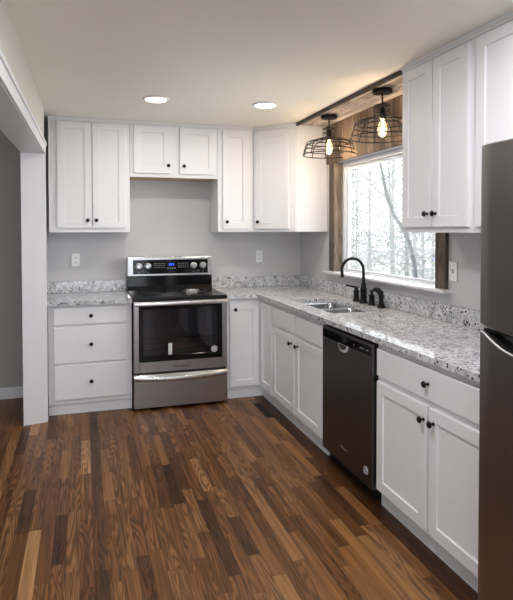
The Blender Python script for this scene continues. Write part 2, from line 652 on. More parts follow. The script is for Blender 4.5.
# jamb board and soffit board (white), and the casing on the kitchen face
mb = MB()
mb.hexa([(LX(YJ) - 0.160, YJ - 0.048, 0), (LX(YJ) + 0.0, YJ - 0.018, 0), (LX(YJ), YJ - 0.001, 0), (LX(YJ) - 0.160, YJ - 0.031, 0),
         (LX(YJ) - 0.160, YJ - 0.048, ZH), (LX(YJ) + 0.0, YJ - 0.018, ZH), (LX(YJ), YJ - 0.001, ZH), (LX(YJ) - 0.160, YJ - 0.031, ZH)])
mb.hexa([(LX(YF) - 0.160, YF, ZH - 0.018), (LX(YF), YF, ZH - 0.018), (LX(YJ), YJ - 0.018, ZH - 0.018), (LX(YJ) - 0.160, YJ - 0.048, ZH - 0.018),
         (LX(YF) - 0.160, YF, ZH - 0.001), (LX(YF), YF, ZH - 0.001), (LX(YJ), YJ - 0.018, ZH - 0.001), (LX(YJ) - 0.160, YJ - 0.048, ZH - 0.001)])
struct(mb, 'trim_1', 'trim')
mb = MB()


def casing_run(z0, z1, o0, o1):
    ys = (YF, YJ + 0.055)
    mb.hexa([(LX(ys[0], o0), ys[0], z0), (LX(ys[0], o1), ys[0], z0), (LX(ys[1], o1), ys[1], z0), (LX(ys[1], o0), ys[1], z0),
             (LX(ys[0], o0), ys[0], z1), (LX(ys[0], o1), ys[0], z1), (LX(ys[1], o1), ys[1], z1), (LX(ys[1], o0), ys[1], z1)])


casing_run(ZH - 0.015, ZH + 0.062, 0.0005, 0.012)
casing_run(ZH + 0.052, ZH + 0.076, 0.0005, 0.020)
mb.hexa([(LX(YJ, .0005), YJ - 0.012, 0), (LX(YJ, .009), YJ - 0.012, 0), (LX(YJ + .07, .009), YJ + .052, 0), (LX(YJ + .07, .0005), YJ + .052, 0),
         (LX(YJ, .0005), YJ - 0.012, ZH - .012), (LX(YJ, .009), YJ - 0.012, ZH - .016), (LX(YJ + .07, .009), YJ + .052, ZH - .016), (LX(YJ + .07, .0005), YJ + .052, ZH - .016)])
struct(mb, 'trim_2', 'trim')
mb = MB().box(XH, -0.845, -0.014, -0.001, 0, 0.085).box(XH, -0.845, -0.010, -0.001, 0.085, 0.10)
struct(mb, 'baseboard_hall', 'trim')
# weathered boards: a panel on the ceiling, vertical boards over the window, casings at both sides
struct(MB().box(1.437, XR - 0.022, -2.284, -0.632, ZC - 0.020, ZC - 0.001), 'trim_3', 'wood_ceiling')
struct(MB().box(1.424, 1.437, -2.284, -0.632, ZC - 0.030, ZC - 0.001), 'trim_4', 'wood_edge')
struct(MB().box(XR - 0.021, XR - 0.001, -2.31, -0.632, WZ1 + 0.002, ZC - 0.002), 'trim_5', 'wood_valance')
struct(MB().box(XR - 0.025, XR - 0.001, WY1 + 0.001, -0.700, WZ0 + 0.020, WZ1), 'trim_6', 'wood_casing')
struct(MB().box(XR - 0.025, XR - 0.001, -2.298, WY0 - 0.001, WZ0 + 0.020, WZ1), 'trim_7', 'wood_casing')
struct(MB().box(XR - 0.024, XR + 0.06, WY1 - 0.016, WY1 - 0.0005, WZ0 + 0.020, WZ1 - 0.001), 'trim_8', 'wood_jamb')

win = thing('window_1', (XR + 0.05, -1.49, WZ0), None, None)
win['kind'] = 'structure'
wx0, wx1 = XR + 0.052, XR + 0.115
wy0, wy1, wz0, wz1 = WY0 + 0.002, WY1 - 0.018, WZ0 + 0.019, WZ1 - 0.001
mb = MB()
f = 0.040
mb.box(wx0, wx1, wy0, wy0 + f, wz0, wz1, 0.003).box(wx0, wx1, wy1 - f, wy1, wz0, wz1, 0.003)
mb.box(wx0, wx1, wy0 + f, wy1 - f, wz0, wz0 + 0.015, 0.003).box(wx0, wx1, wy0 + f, wy1 - f, wz1 - f, wz1, 0.003)
mb.build('window_frame', 'vinyl', win)
mb = MB()
s_ = 0.022
a0, a1, b0, b1 = wy0 + f + .001, wy1 - f - .001, wz0 + .016, wz1 - f - .001
mb.box(wx0 + .02, wx1 - .012, a0, a0 + s_, b0, b1, 0.003).box(wx0 + .02, wx1 - .012, a1 - s_, a1, b0, b1, 0.003)
mb.box(wx0 + .02, wx1 - .012, a0 + s_, a1 - s_, b0, b0 + .012, 0.003).box(wx0 + .02, wx1 - .012, a0 + s_, a1 - s_, b1 - s_, b1, 0.003)
mb.build('sash', 'vinyl', win)
MB().box(XR + .082, XR + .086, a0 + s_, a1 - s_, b0 + .012, b1 - s_).build('glass', 'glass', win)
MB().box(1.672, XR + 0.052, -2.335, -0.642, WZ0, WZ0 + 0.018, 0.004, 2).build('window_sill', 'trim', win)

# ------------------------------------------------------------------ cabinets
KNOB = [(0.0085, 0), (0.0085, 0.003), (0.0055, 0.006), (0.0052, 0.015), (0.011, 0.018), (0.0155, 0.022), (0.0155, 0.026), (0.012, 0.030), (0.004, 0.0315)]


def add_knob(parent, pos, n):
    return MB().lathe(KNOB, pos, n, 18).build('knob', 'black', parent, True)


def door(root, T, x0, x1, z0, z1, knob=None, slab=False, name='door', rail=0.057, parent=None):
    """a door or drawer front on the face frame plane T; knob = (x, z) in the same frame"""
    mb = MB(T)
    if slab:
        mb.box(x0, x1, -0.020, -0.0005, z0, z1, 0.0025)
    else:
        mb.panel_door(x0, x1, z0, z1, rail=rail)
    o = mb.build(name, 'white', root)
    if knob:
        p = T @ Vector((knob[0], -0.020, knob[1]))
        add_knob(o, p, T.to_3x3() @ Vector((0, -1, 0)))
    return o


YB = -0.600      # face frame of the back run
XB = 1.103       # face frame of the right run
TOE = 0.090
TB = face_T((0, YB, 0), (0, -1, 0))        # local x = world x
TR = face_T((XB, 0, 0), (-1, 0, 0))        # local x = -world y
BT = 0.882

# drawer base left of the range
c = thing('base_cabinet', (-0.34, -0.3, 0), 'white base cabinet of three slab drawers between the left wall and the range', 'cabinet')
MB().box(-0.671, -0.022, YB, -0.004, TOE, BT, 0.001).build('body', 'white', c)
MB().box(-0.671, -0.022, YB + 0.022, YB + 0.04, 0.001, TOE - .0005).build('toe_kick', 'white', c)
for z0, z1, kz in ((0.726, 0.863, 0.795), (0.420, 0.706, 0.567), (0.128, 0.402, 0.268)):
    door(c, TB, -0.626, -0.060, z0, z1, (-0.343, kz), True, 'drawer')

# corner base cabinet, L-shaped, two leaves meeting in the corner
c = thing('corner_base_cabinet', (1.25, -0.4, 0), 'white corner base cabinet with a two-leaf shaker door right of the range', 'cabinet')
mb = MB()
mb.prism([(0.785, -0.004), (0.785, YB), (XB, YB), (XB, -0.928), (XR - .004, -0.928), (XR - .004, -0.004)], 2, TOE, BT)
mb.build('body', 'white', c)
mb = MB()
mb.prism([(0.785, YB + 0.022), (XB + 0.022, YB + 0.022), (XB + 0.022, -0.928), (XB + 0.036, -0.928), (XB + 0.036, YB + 0.036), (0.785, YB + 0.036)], 2, 0.001, TOE - .0005)
mb.build('toe_kick', 'white', c)
door(c, TB, 0.812, 1.079, 0.112, 0.848, (0.858, 0.788))
door(c, TR, 0.632, 0.917, 0.112, 0.848)

# sink base
c = thing('sink_base_cabinet', (1.4, -1.41, 0), 'white sink base cabinet with two false drawer fronts over two shaker doors', 'cabinet')
mb = MB()
y0, y1 = -1.903, -0.930
t = 0.018
mb.box(XB, XR - .004, y0, y0 + t, TOE, BT).box(XB, XR - .004, y1 - t, y1, TOE, BT).box(XB, XR - .004, y0 + t, y1 - t, TOE, TOE + t)
mb.box(XR - .02, XR - .004, y0 + t, y1 - t, TOE + t, BT).box(XB, XB + t, y0 + t, y1 - t, TOE + t, BT)
mb.build('body', 'white', c)
MB().box(XB + .022, XB + .036, y0, y1, 0.001, TOE - .0005).build('toe_kick', 'white', c)
for a, b, kx in ((0.947, 1.402, 1.368), (1.441, 1.892, 1.490)):
    door(c, TR, a, b, 0.710, 0.847, None, True, 'drawer_front')
    door(c, TR, a, b, 0.112, 0.690, (kx, 0.632))

# base right of the dishwasher
c = thing('base_cabinet', (1.4, -3.0, 0), 'white base cabinet with one wide drawer over two shaker doors beside the refrigerator', 'cabinet')
MB().box(XB, XR - .004, -3.447, -2.552, TOE, BT, 0.001).build('body', 'white', c)
MB().box(XB + .022, XB + .036, -3.447, -2.552, 0.001, TOE - .0005).build('toe_kick', 'white', c)
door(c, TR, 2.568, 3.436, 0.708, 0.850, (3.006, 0.782), True, 'drawer')
door(c, TR, 2.568, 2.993, 0.100, 0.678, (2.974, 0.612))
door(c, TR, 3.011, 3.436, 0.100, 0.678, (3.047, 0.614))

# ---- wall cabinets
ZU, ZT = 1.460, 2.405
YU = -0.315
TU = face_T((0, YU, 0), (0, -1, 0))
UP = 'wall cabinets along the back wall'


def crown(root, pts):
    """a small stepped strip along the top of the face; pts in plan, room side on the left hand"""
    mb = MB()
    for (p, q) in zip(pts, pts[1:]):
        p, q = Vector((*p, 0)), Vector((*q, 0))
        d = (q - p).normalized()
        n = Vector((d.y, -d.x, 0))
        for (o0, o1, z0, z1) in ((-.012, 0.010, ZT - .006, ZC - .001), (0.008, 0.019, ZT + .008, ZC - .001)):
            mb.hexa([p + n * o1 + Vector((0, 0, z0)), q + n * o1 + Vector((0, 0, z0)), q + n * o0 + Vector((0, 0, z0)), p + n * o0 + Vector((0, 0, z0)),
                     p + n * o1 + Vector((0, 0, z1)), q + n * o1 + Vector((0, 0, z1)), q + n * o0 + Vector((0, 0, z1)), p + n * o0 + Vector((0, 0, z1))])
    return mb.build('crown_molding', 'white', root)


c = thing('wall_cabinet', (-0.33, -0.15, ZU), 'tall white two-door wall cabinet over the drawers left of the range', 'cabinet')
MB().box(-0.670, -0.006, YU, -0.003, ZU, ZT, 0.001).build('body', 'white', c)
crown(c, [(-0.670, YU), (-0.004, YU)])
door(c, TU, -0.603, -0.326, 1.497, 2.390, (-0.360, 1.562))
door(c, TU, -0.318, -0.042, 1.497, 2.390, (-0.288, 1.562))

c = thing('wall_cabinet', (0.39, -0.15, 1.94), 'short white two-door wall cabinet over the range', 'cabinet')
MB().box(-0.004, 0.782, YU, -0.003, 1.944, ZT, 0.001).build('body', 'white', c)
MB().box(0.0, 0.778, YU + .02, -0.004, 1.9425, 1.9435).build('underside', 'rawwood', c)
crown(c, [(-0.004, YU), (0.783, YU)])
door(c, TU, 0.030, 0.349, 1.977, 2.390, (0.328, 2.046))
door(c, TU, 0.434, 0.753, 1.977, 2.390, (0.467, 2.046))

c = thing('wall_cabinet', (0.95, -0.15, ZU), 'narrow single-door white wall cabinet right of the range opening', 'cabinet')
MB().box(0.785, 1.122, YU, -0.003, ZU, ZT, 0.001).build('body', 'white', c)
crown(c, [(0.784, YU), (1.124, YU)])
door(c, TU, 0.827, 1.076, 1.488, 2.386, (0.862, 1.552))

c = thing('corner_wall_cabinet', (1.5, -0.25, ZU), 'diagonal white corner wall cabinet beside the left pendant lamp', 'cabinet')
A, B = Vector((1.126, YU, 0)), Vector((1.424, -0.612, 0))
mb = MB()
mb.prism([(1.126, -0.003), (A.x, A.y), (B.x, B.y), (XR - .003, -0.612), (XR - .003, -0.003)], 2, ZU, ZT)
mb.build('body', 'white', c)
crown(c, [(A.x, A.y), (B.x, B.y), (XR - .03, -0.612)])
dl = (B - A).length
nd = Vector((-(B - A).y, (B - A).x, 0)).normalized() * -1
nd = Vector((-0.7071, -0.7071, 0))
TD = face_T((A.x, A.y, 0), nd)
door(c, TD, 0.028, dl - 0.055, 1.488, 2.386, (0.062, 1.552))
mb = MB()
mb.box(1.432, 1.452, -0.6185, -0.6125, ZU + .002, ZT - .006, .001)
mb.box(XR - .025, XR - .004, -0.6185, -0.6125, ZU + .002, ZT - .006, .001)
mb.box(1.452, XR - .025, -0.6185, -0.6125, ZU + .002, ZU + .014, .001)
mb.build('end_panel', 'white', c)

XU = 1.424
TRU = face_T((XU, 0, 0), (-1, 0, 0))
c = thing('wall_cabinet', (1.58, -2.58, ZU), 'white two-door wall cabinet between the window and the refrigerator', 'cabinet')
MB().box(XU, XR - .003, -2.882, -2.288, ZU, ZT, .001).build('body', 'white', c)
crown(c, [(XU, -2.286), (XU, -2.884)])
door(c, TRU, 2.305, 2.577, 1.490, 2.390, (2.549, 1.562))
door(c, TRU, 2.585, 2.858, 1.490, 2.390, (2.618, 1.562))

c = thing('wall_cabinet', (1.58, -3.14, ZU), 'white wall cabinet just above and behind the refrigerator at the frame edge', 'cabinet')
MB().box(XU, XR - .003, -3.462, -2.884, ZU, ZT, .001).build('body', 'white', c)
crown(c, [(XU, -2.884), (XU, -3.462)])
door(c, TRU, 2.915, 3.436, 1.490, 2.390)

# ------------------------------------------------------------------ countertops
CT0, CT1 = 0.884, 0.914


def slab(outline, holes, z0, z1, bev=0.004):
    mb = MB()
    bm = mb.bm
    edges = []
    for loop in [outline] + holes:
        vs = [bm.verts.new((x, y, z1)) for x, y in loop]
        edges += [bm.edges.new((vs[i], vs[(i + 1) % len(vs)])) for i in range(len(vs))]
    r = bmesh.ops.triangle_fill(bm, use_beauty=True, use_dissolve=False, edges=edges)
    faces = [g for g in r['geom'] if isinstance(g, bmesh.types.BMFace)]
    ext = bmesh.ops.extrude_face_region(bm, geom=faces)
    for v in ext['geom']:
        if isinstance(v, bmesh.types.BMVert):
            v.co.z = z0
    return mb


def rrect(x0, x1, y0, y1, r, n=5):
    out = []
    for cx, cy, a in ((x1 - r, y1 - r, 0), (x0 + r, y1 - r, 90), (x0 + r, y0 + r, 180), (x1 - r, y0 + r, 270)):
        for k in range(n + 1):
            t_ = math.radians(a + 90 * k / n)
            out.append((cx + r * math.cos(t_), cy + r * math.sin(t_)))
    return out


YC, XC = -0.645, 1.066
t1 = thing('countertop', (-0.34, -0.32, CT0), 'short speckled granite countertop with backsplash left of the range', 'countertop')
slab([(-0.730, YC), (-0.02, YC), (-0.02, -0.002), (-0.730, -0.002)], [], CT0, CT1).build('slab', 'granite', t1)
MB().box(-0.730, -0.02, -0.024, -0.002, CT1 + .0005, 1.018, .002).build('backsplash', 'granite', t1)

SX0, SX1, SY0, SY1 = 1.205, 1.560, -1.800, -1.085
t2 = thing('countertop', (1.4, -1.5, CT0), 'long L-shaped speckled granite countertop running around the corner under the window', 'countertop')
slab([(0.782, -0.002), (0.782, YC), (XC, YC), (XC, -3.447), (XR - .002, -3.447), (XR - .002, -0.002)],
     [rrect(SX0, SX1, SY0, SY1, 0.05)], CT0, CT1).build('slab', 'granite', t2)
mb = MB().box(0.782, XR - .026, -0.024, -0.002, CT1 + .0005, 1.018, .002)
mb.box(XR - .025, XR - .002, -3.447, -0.002, CT1 + .0005, 1.018, .002)
mb.build('backsplash', 'granite', t2)

# double-bowl undermount sink
sk = thing('kitchen_sink', (1.38, -1.44, 0.70), 'stainless double-bowl undermount sink set in the granite counter', 'sink')


def bowl(x0, x1, y0, y1, zt, zb):
    mb = MB()
    rings = [[mb.bm.verts.new((x, y, z)) for x, y in rrect(x0 + i, x1 - i, y0 + i, y1 - i, max(.012, r))]
             for i, z, r in ((-0.012, zt, .06), (0, zt, .05), (0.004, zt - .01, .05), (0.012, zb + .03, .05), (0.022, zb + .008, .045), (0.045, zb, .04))]
    for A_, B_ in zip(rings, rings[1:]):
        n = len(A_)
        for k in range(n):
            mb.bm.faces.new((A_[k], A_[(k + 1) % n], B_[(k + 1) % n], B_[k]))
    mb.bm.faces.new(rings[-1])
    return mb


mid = -1.40
b1 = bowl(SX0 - .004, SX1 + .004, mid + 0.013, SY1 + .004, CT0 - .002, 0.70).build('bowl', 'sink', sk, True)
b2 = bowl(SX0 - .004, SX1 + .004, SY0 - .004, mid - 0.013, CT0 - .002, 0.70).build('bowl', 'sink', sk, True)
for b_, yy in ((b1, (mid + SY1) / 2), (b2, (mid + SY0) / 2)):
    MB().lathe([(.045, .701), (.045, .705), (.036, .706), (.03, .702), (.001, .702)], (1.40, yy, 0), (0, 0, 1), 20).build('drain', 'chrome', b_, True)

# ---- black bridge-less faucet set
FX = 1.660
CTF = CT1 + 0.0008
FY = -1.408
fa = thing('faucet', (FX, FY, CTF), 'tall black gooseneck faucet with a side lever behind the sink', 'faucet')
MB().lathe([(.032, 0), (.032, .012), (.026, .020), (.0245, .034), (.0235, .060), (.024, .095), (.026, .100), (.026, .112), (.019, .122), (.017, .150), (.013, .156), (.001, .157)],
           (FX, FY, CTF), (0, 0, 1), 20).build('base', 'black', fa, True)
pts = [(FX, FY, CTF + .14 + .02 * k) for k in range(6)]
R = 0.084
ax = Vector((-0.97, 0.24, 0)).normalized()
c0 = Vector((FX, FY, CTF + .255)) + ax * R
for k in range(1, 17):
    a = PI - PI * 1.02 * k / 16
    pts.append(c0 + ax * (R * math.cos(a)) + Vector((0, 0, R * 1.05 * math.sin(a))))
for k in range(1, 5):
    pts.append(Vector(pts[-1]) + Vector((0, 0, -.010)) - ax * .0008)
MB().tube(pts, 0.0118, 14).build('spout', 'black', fa, True)
MB().lathe([(.0135, 0), (.0135, .022), (.011, .024), (.001, .0242)], Vector(pts[-1]) + Vector((0, 0, -.012)), (0, 0, 1), 16).build('aerator', 'black', fa, True)
HY = -1.296
lv = MB().lathe([(.029, 0), (.029, .01), (.023, .017), (.021, .03), (.0205, .072), (.022, .076), (.022, .086), (.015, .095), (.013, .112), (.001, .114)], (FX, HY, CTF), (0, 0, 1), 20).build('valve_handle', 'black', fa, True)
MB().tube([(FX, HY, CTF + .110), (FX - .02, HY + .05, CTF + .113), (FX - .035, HY + .105, CTF + .116)], [.0085, .0075, .006], 10).build('lever', 'black', lv, True)
HY = -1.530
sd = thing('soap_dispenser', (FX, HY, CTF), 'short black pump dispenser between faucet and side sprayer', 'dispenser')
MB().lathe([(.028, 0), (.028, .008), (.023, .014), (.021, .022), (.0205, .064), (.022, .068), (.022, .074), (.012, .080), (.009, .084), (.009, .095), (.001, .096)], (FX, HY, CTF), (0, 0, 1), 20).build('base', 'black', sd, True)
MB().lathe([(.012, .096), (.014, .099), (.014, .109), (.008, .114), (.001, .115)], (FX, HY, CTF), (0, 0, 1), 16).build('pump_head', 'black', sd, True)
HY = -1.662
sp_ = thing('side_sprayer', (FX, HY, CTF), 'black side sprayer at the right end of the faucet set', 'sprayer')
MB().lathe([(.030, 0), (.030, .009), (.023, .016), (.019, .03), (.017, .05), (.018, .052), (.001, .053)], (FX, HY, CTF), (0, 0, 1), 20).build('base', 'black', sp_, True)
MB().tube([(FX, HY, CTF + .05), (FX, HY, CTF + .080), (FX - .004, HY + .004, CTF + .106), (FX - .016, HY + .020, CTF + .126), (FX - .036, HY + .044, CTF + .130)],
          [.015, .019, .023, .021, .014], 14).build('spray_head', 'black', sp_, True)

# ------------------------------------------------------------------ range
rg = thing('electric_range', (0.378, -0.35, 0), 'stainless electric range with black glass oven door between white cabinets', 'stove')
X0, X1 = -0.014, 0.772
MB().box(X0 + .004, X1 - .004, -0.640, -0.02, 0.02, 0.898, .002).build('body', 'blackplastic', rg)
for fx in (X0 + .05, X1 - .05):
    for fy in (-0.60, -0.08):
        MB().lathe([(.016, 0.001), (.016, .0195)], (fx, fy, 0), (0, 0, 1), 12).build('levelling_foot', 'blackplastic', rg)
mb = MB().box(X0 - .003, X1 + .003, -0.672, -0.10, 0.899, 0.926, .006, 2)
ck = mb.build('cooktop', 'cooktop', rg)
mb = MB()
for bx, by, br in ((0.18, -0.49, .11), (0.58, -0.49, .09), (0.18, -0.24, .08), (0.58, -0.24, .11), (0.38, -0.22, .05)):
    ring_ = [(bx + br * math.cos(a * PI / 24), by + br * math.sin(a * PI / 24), 0.9262) for a in range(48)]
    mb.tube(ring_, 0.0012, 4, True)
mb.build('burner_ring', M['greyplastic'], ck)
# backguard: sloped black lower riser, steel framed control panel above
mb = MB()
mb.prism([(-0.135, 0.9265), (-0.118, 0.965), (-0.108, 1.050), (-0.02, 1.050), (-0.02, 0.9265)], 0, X0 + .001, X1 - .001)
mb.build('vent_riser', 'blackglass', rg)
bgd = MB().box(X0 - .001, X1 + .003, -0.112, -0.02, 1.051, 1.230, .008, 2).build('backguard', 'steel_bright', rg)
pn = MB().box(0.035, 0.733, -0.1145, -0.1125, 1.073, 1.204, .0008).build('control_panel', 'blackglass', bgd)
for kx in (0.088, 0.170, 0.596, 0.686):
    k_ = MB().lathe([(.030, 0), (.030, .004), (.024, .006), (.0225, .028), (.019, .032), (.001, .0325)], (kx, -0.115, 1.146), (0, -1, 0), 24).build('knob', 'steel_bright', bgd, True)
    k_['label'] = 'silver control knob'
# display and printed marks
sub = MB()
for (dx, w_, h_) in ((0.366, .009, .018), (0.381, .009, .018), (0.400, .009, .018)):
    z_ = 1.160
    xx = dx
    for (ax0, ax1, az0, az1) in ((0, w_, 0, .003), (0, w_, h_ - .003, h_), (0, w_, h_ / 2 - .0015, h_ / 2 + .0015), (0, .003, 0, h_), (w_ - .003, w_, 0, h_)):
        sub.box(xx + ax0, xx + ax1, -0.1156, -0.1146, z_ + az0 - h_ / 2, z_ + az1 - h_ / 2)
sub.build('display', 'blue', bgd)
marks = [(0.228 + .021 * k + dx, rz, .011) for dx in (0, .222) for rz in (1.166, 1.148, 1.130) for k in range(5)]
marks += [(0.345 + .022 * k, 1.122, .014) for k in range(4)] + [(kx - .006, 1.088, .012) for kx in (0.088, 0.170, 0.596, 0.686)] + [(kx - .010, 1.094, .020) for kx in (0.129, 0.641)]
for mx, mz, mw_ in marks:
    MB().box(mx, mx + mw_, -0.1154, -0.1146, mz, mz + .004).build('button_mark', 'mark', bgd)
# oven door: steel frame round a black window
DY0, DY1 = -0.690, -0.642
dz0, dz1 = 0.312, 0.893
mb = MB()
gx0, gx1, gz0, gz1 = 0.030, 0.722, 0.402, 0.858
mb.box(X0 + .002, gx0 - .0005, DY0, DY1, dz0, dz1, .003).box(gx1 + .0005, X1 - .002, DY0, DY1, dz0, dz1, .003)
mb.box(gx0 - .0005, gx1 + .0005, DY0, DY1, dz0, gz0, .003).box(gx0 - .0005, gx1 + .0005, DY0, DY1, gz1, dz1, .003)
od = mb.build('oven_door', 'steel_range', rg)
mb = MB()
ix0, ix1, iz0, iz1 = 0.064, 0.690, 0.448, 0.832
mb.box(gx0, ix0, DY0 - .002, DY1 - .02, gz0, gz1, .001).box(ix1, gx1, DY0 - .002, DY1 - .02, gz0, gz1, .001)
mb.box(ix0, ix1, DY0 - .002, DY1 - .02, gz0, iz0, .001).box(ix0, ix1, DY0 - .002, DY1 - .02, iz1, gz1, .001)
mb.build('window_border', 'blackglass', od)
MB().box(ix0, ix1, DY0 - .001, DY0 + .003, iz0, iz1).build('oven_window', 'ovenglass', od)
mb = MB().box(ix0 - .01, ix1 + .01, -0.6415, -0.6405, iz0 - .01, iz1 + .01)
mb.build('inner_panel', 'ovencavity', od)
mb = MB()
for rz in (0.490, 0.545, 0.580):
    mb.tube([(ix0 + .004, -0.655, rz), (ix1 - .004, -0.655, rz)], 0.003, 6)
for k in range(14):
    xx = ix0 + .03 + k * (ix1 - ix0 - .06) / 13
    mb.tube([(xx, -0.652, 0.545), (xx, -0.652, 0.580)], 0.0018, 5)
mb.build('oven_rack', 'rack', od)
# handle: flat steel bar over the full width
mb = MB().box(X0 + .001, X1 - .001, -0.728, -0.712, 0.862, 0.892, .006, 3)
for hx in (X0 + .03, X1 - .05):
    mb.box(hx, hx + .02, -0.714, -0.688, 0.866, 0.888, .003)
mb.build('handle', 'steel_bright', od, True)
st = MB().lathe([(.027, 0), (.027, .0008), (.001, .0009)], (0.655, DY0 - .0022, 0.476), (0, -1, 0), 28).build('round_sticker', 'sticker', od)
mb = MB()
mb.tube([(0.655 + .019 * math.cos(a * PI / 12), DY0 - .0032, 0.476 + .019 * math.sin(a * PI / 12)) for a in range(24)], .0014, 4, True)
mb.tube([(0.655 + .009 * math.cos(a * PI / 12), DY0 - .0032, 0.476 + .009 * math.sin(a * PI / 12)) for a in range(24)], .0014, 4, True)
mb.build('sticker_print', 'logo_dark', od)
MB().box(0.266, 0.298, DY0 - .003, DY0 - .0022, 0.452, 0.548).build('paper_label', 'sticker', od)
text_mesh('lettering', 'Whirlpool', 0.034, Matrix.Translation((0.378, DY0 - .0006, 0.352)) @ Matrix.Rotation(PI / 2, 4, 'X'), 'logo_dark', od)
# storage drawer with its bowed bright handle lip
sdw = MB().box(X0 + .002, X1 - .002, DY0, DY1, 0.022, 0.298, .004, 2).build('storage_drawer', 'steel_range', rg)
mb = MB()
n = 24
rows = []
for k in range(n + 1):
    xx = X0 + .001 + (X1 - X0 - .002) * k / n
    q_ = 1 - ((xx - 0.379) / 0.393) ** 2
    fy, fz = -0.700 - 0.034 * q_, -0.012 * q_
    rows.append([mb.bm.verts.new(p) for p in ((xx, DY0 - .0005, .252 + fz), (xx, fy + .004, .252 + fz), (xx, fy, .257 + fz), (xx, fy - .001, .272 + fz),
                                              (xx, fy + .001, .284 + fz), (xx, fy + .007, .289 + fz), (xx, DY0 - .0005, .2965))])
for A_, B_ in zip(rows, rows[1:]):
    for k in range(6):
        mb.bm.faces.new((A_[k], A_[k + 1], B_[k + 1], B_[k]))
    mb.bm.faces.new((A_[6], A_[0], B_[0], B_[6]))
mb.bm.faces.new(rows[0])
mb.bm.faces.new(rows[-1][::-1])
mb.build('handle', 'steel_bright', sdw, True)

# ------------------------------------------------------------------ dishwasher
dw = thing('dishwasher', (1.4, -2.23, 0), 'dark stainless dishwasher between the sink base and the drawer cabinet', 'dishwasher')
DYa, DYb = -2.545, -1.909
DX = 1.080
MB().box(DX + .026, XR - .02, DYa + .006, DYb - .006, 0.10, 0.866).build('tub', 'darkgap', dw)
dd = MB().box(DX, DX + .025, DYa + .012, DYb - .003, 0.072, 0.862, .004, 2).build('door', 'steel_dw', dw)
MB().box(DX - .0025, DX - .0003, DYa + .035, DYb - .012, 0.795, 0.845, .0008).build('control_strip', 'blackglass', dd)
for yy in (-2.33, -2.405, -2.42, -2.435, -2.47, -2.485):
    MB().box(DX - .0033, DX - .0026, yy - .005, yy + .005, 0.817, 0.823).build('button_mark', 'mark', dd)
# pocket handle: a bright scooped lip
mb = MB()
hy, hz, hr = -2.200, 0.793, 0.062
prof = [(hy + hr * math.cos(a), hz - 0.045 * abs(math.sin(a)) ** 0.8) for a in [PI * k / 20 for k in range(21)]]
mb.prism(prof, 0, DX - .004, DX - .0004)
mb.build('pocket_handle', 'satin', dd)
mb = MB()
prof = [(hy + .006 + .046 * math.cos(a), hz - .001 - 0.030 * abs(math.sin(a)) ** 0.8) for a in [PI * k / 20 for k in range(21)]]
mb.prism(prof, 0, DX - .0052, DX - .0041)
mb.build('pocket_recess', 'steel_dw', dd)
mb = MB().tube([(DX - .002, -2.467 + .020 * math.cos(a * PI / 14), 0.155 + .020 * math.sin(a * PI / 14)) for a in range(28)], .0022, 5, True)
mb.tube([(DX - .002, -2.467 + .008 * math.cos(a * PI / 14), 0.155 + .011 * math.sin(a * PI / 14)) for a in range(28)], .0016, 5, True)
mb.build('round_sticker', 'sticker', dd)
TT = Matrix(((0, 0, -1, DX - .0006), (-1, 0, 0, -2.205), (0, 1, 0, 0.172), (0, 0, 0, 1)))
text_mesh('lettering', 'Whirlpool', 0.018, TT, 'mark', dd)
MB().box(DX + .055, DX + .07, DYa + .004, DYb - .004, 0.001, 0.098).build('toe_kick', 'blackplastic', dw)
MB().box(DX + .002, DX + .02, DYa + .0005, DYa + .010, 0.66, 0.70, .001).build('side_latch', 'blackplastic', dw)

# ------------------------------------------------------------------ refrigerator
fr = thing('refrigerator', (1.35, -3.82, 0), 'stainless top-freezer refrigerator cut by the right edge of the picture', 'refrigerator')
FX0 = 0.955          # door front plane
FYa, FYb = -4.22, -3.460
MB().box(FX0 + .072, XR - .03, FYa + .004, FYb - .004, 0.03, 1.768, .004).build('body', 'greyplastic', fr)
for a in (FYa + .06, FYb - .06):
    for b in (FX0 + .12, XR - .09):
        MB().lathe([(.02, 0.001), (.02, .0295)], (b, a, 0), (0, 0, 1), 12).build('levelling_foot', 'blackplastic', fr)


def fridge_door(name, ztop, zbot):
    """door slab whose front curves back gently at both sides; ztop and zbot are functions of the distance from the far edge"""
    wd = FYb - FYa
    ds = [0, .003, .008, .015, .022, .030, .036, .045, .055, .070, .085, .10, .12, .14, .16, .18, .205, .24, .30, .40, .50, .60, .66, .69, .715, .735, .75, wd]
    mb = MB()
    bm = mb.bm
    cols = []
    for d in ds:
        e = min(d, wd - d)
        x = FX0 + .010 * (1 - min(1, e / .060)) ** 1.6 + (.007 * (1 - min(1, e / .008)) ** 2)
        y = FYb - d
        zt, zb = ztop(d), zbot(d)
        cols.append([bm.verts.new(q) for q in ((FX0 + .070, y, zb), (x + .006, y, zb), (x, y, zb + .005), (x, y, zt - .005), (x + .006, y, zt), (FX0 + .070, y, zt))])
    for A_, B_ in zip(cols, cols[1:]):
        for k in range(6):
            bm.faces.new((A_[k], A_[(k + 1) % 6], B_[(k + 1) % 6], B_[k]))
    bm.faces.new(cols[0])
    bm.faces.new(cols[-1][::-1])
    return mb.build(name, 'steel_fridge', fr, True)


# lower door: its top edge dips into a long scooped hand-hold
def scoop_z(d):
    return 1.112 - .052 * math.sin(min(1, max(0, (d - .030) / .150)) * PI / 2)


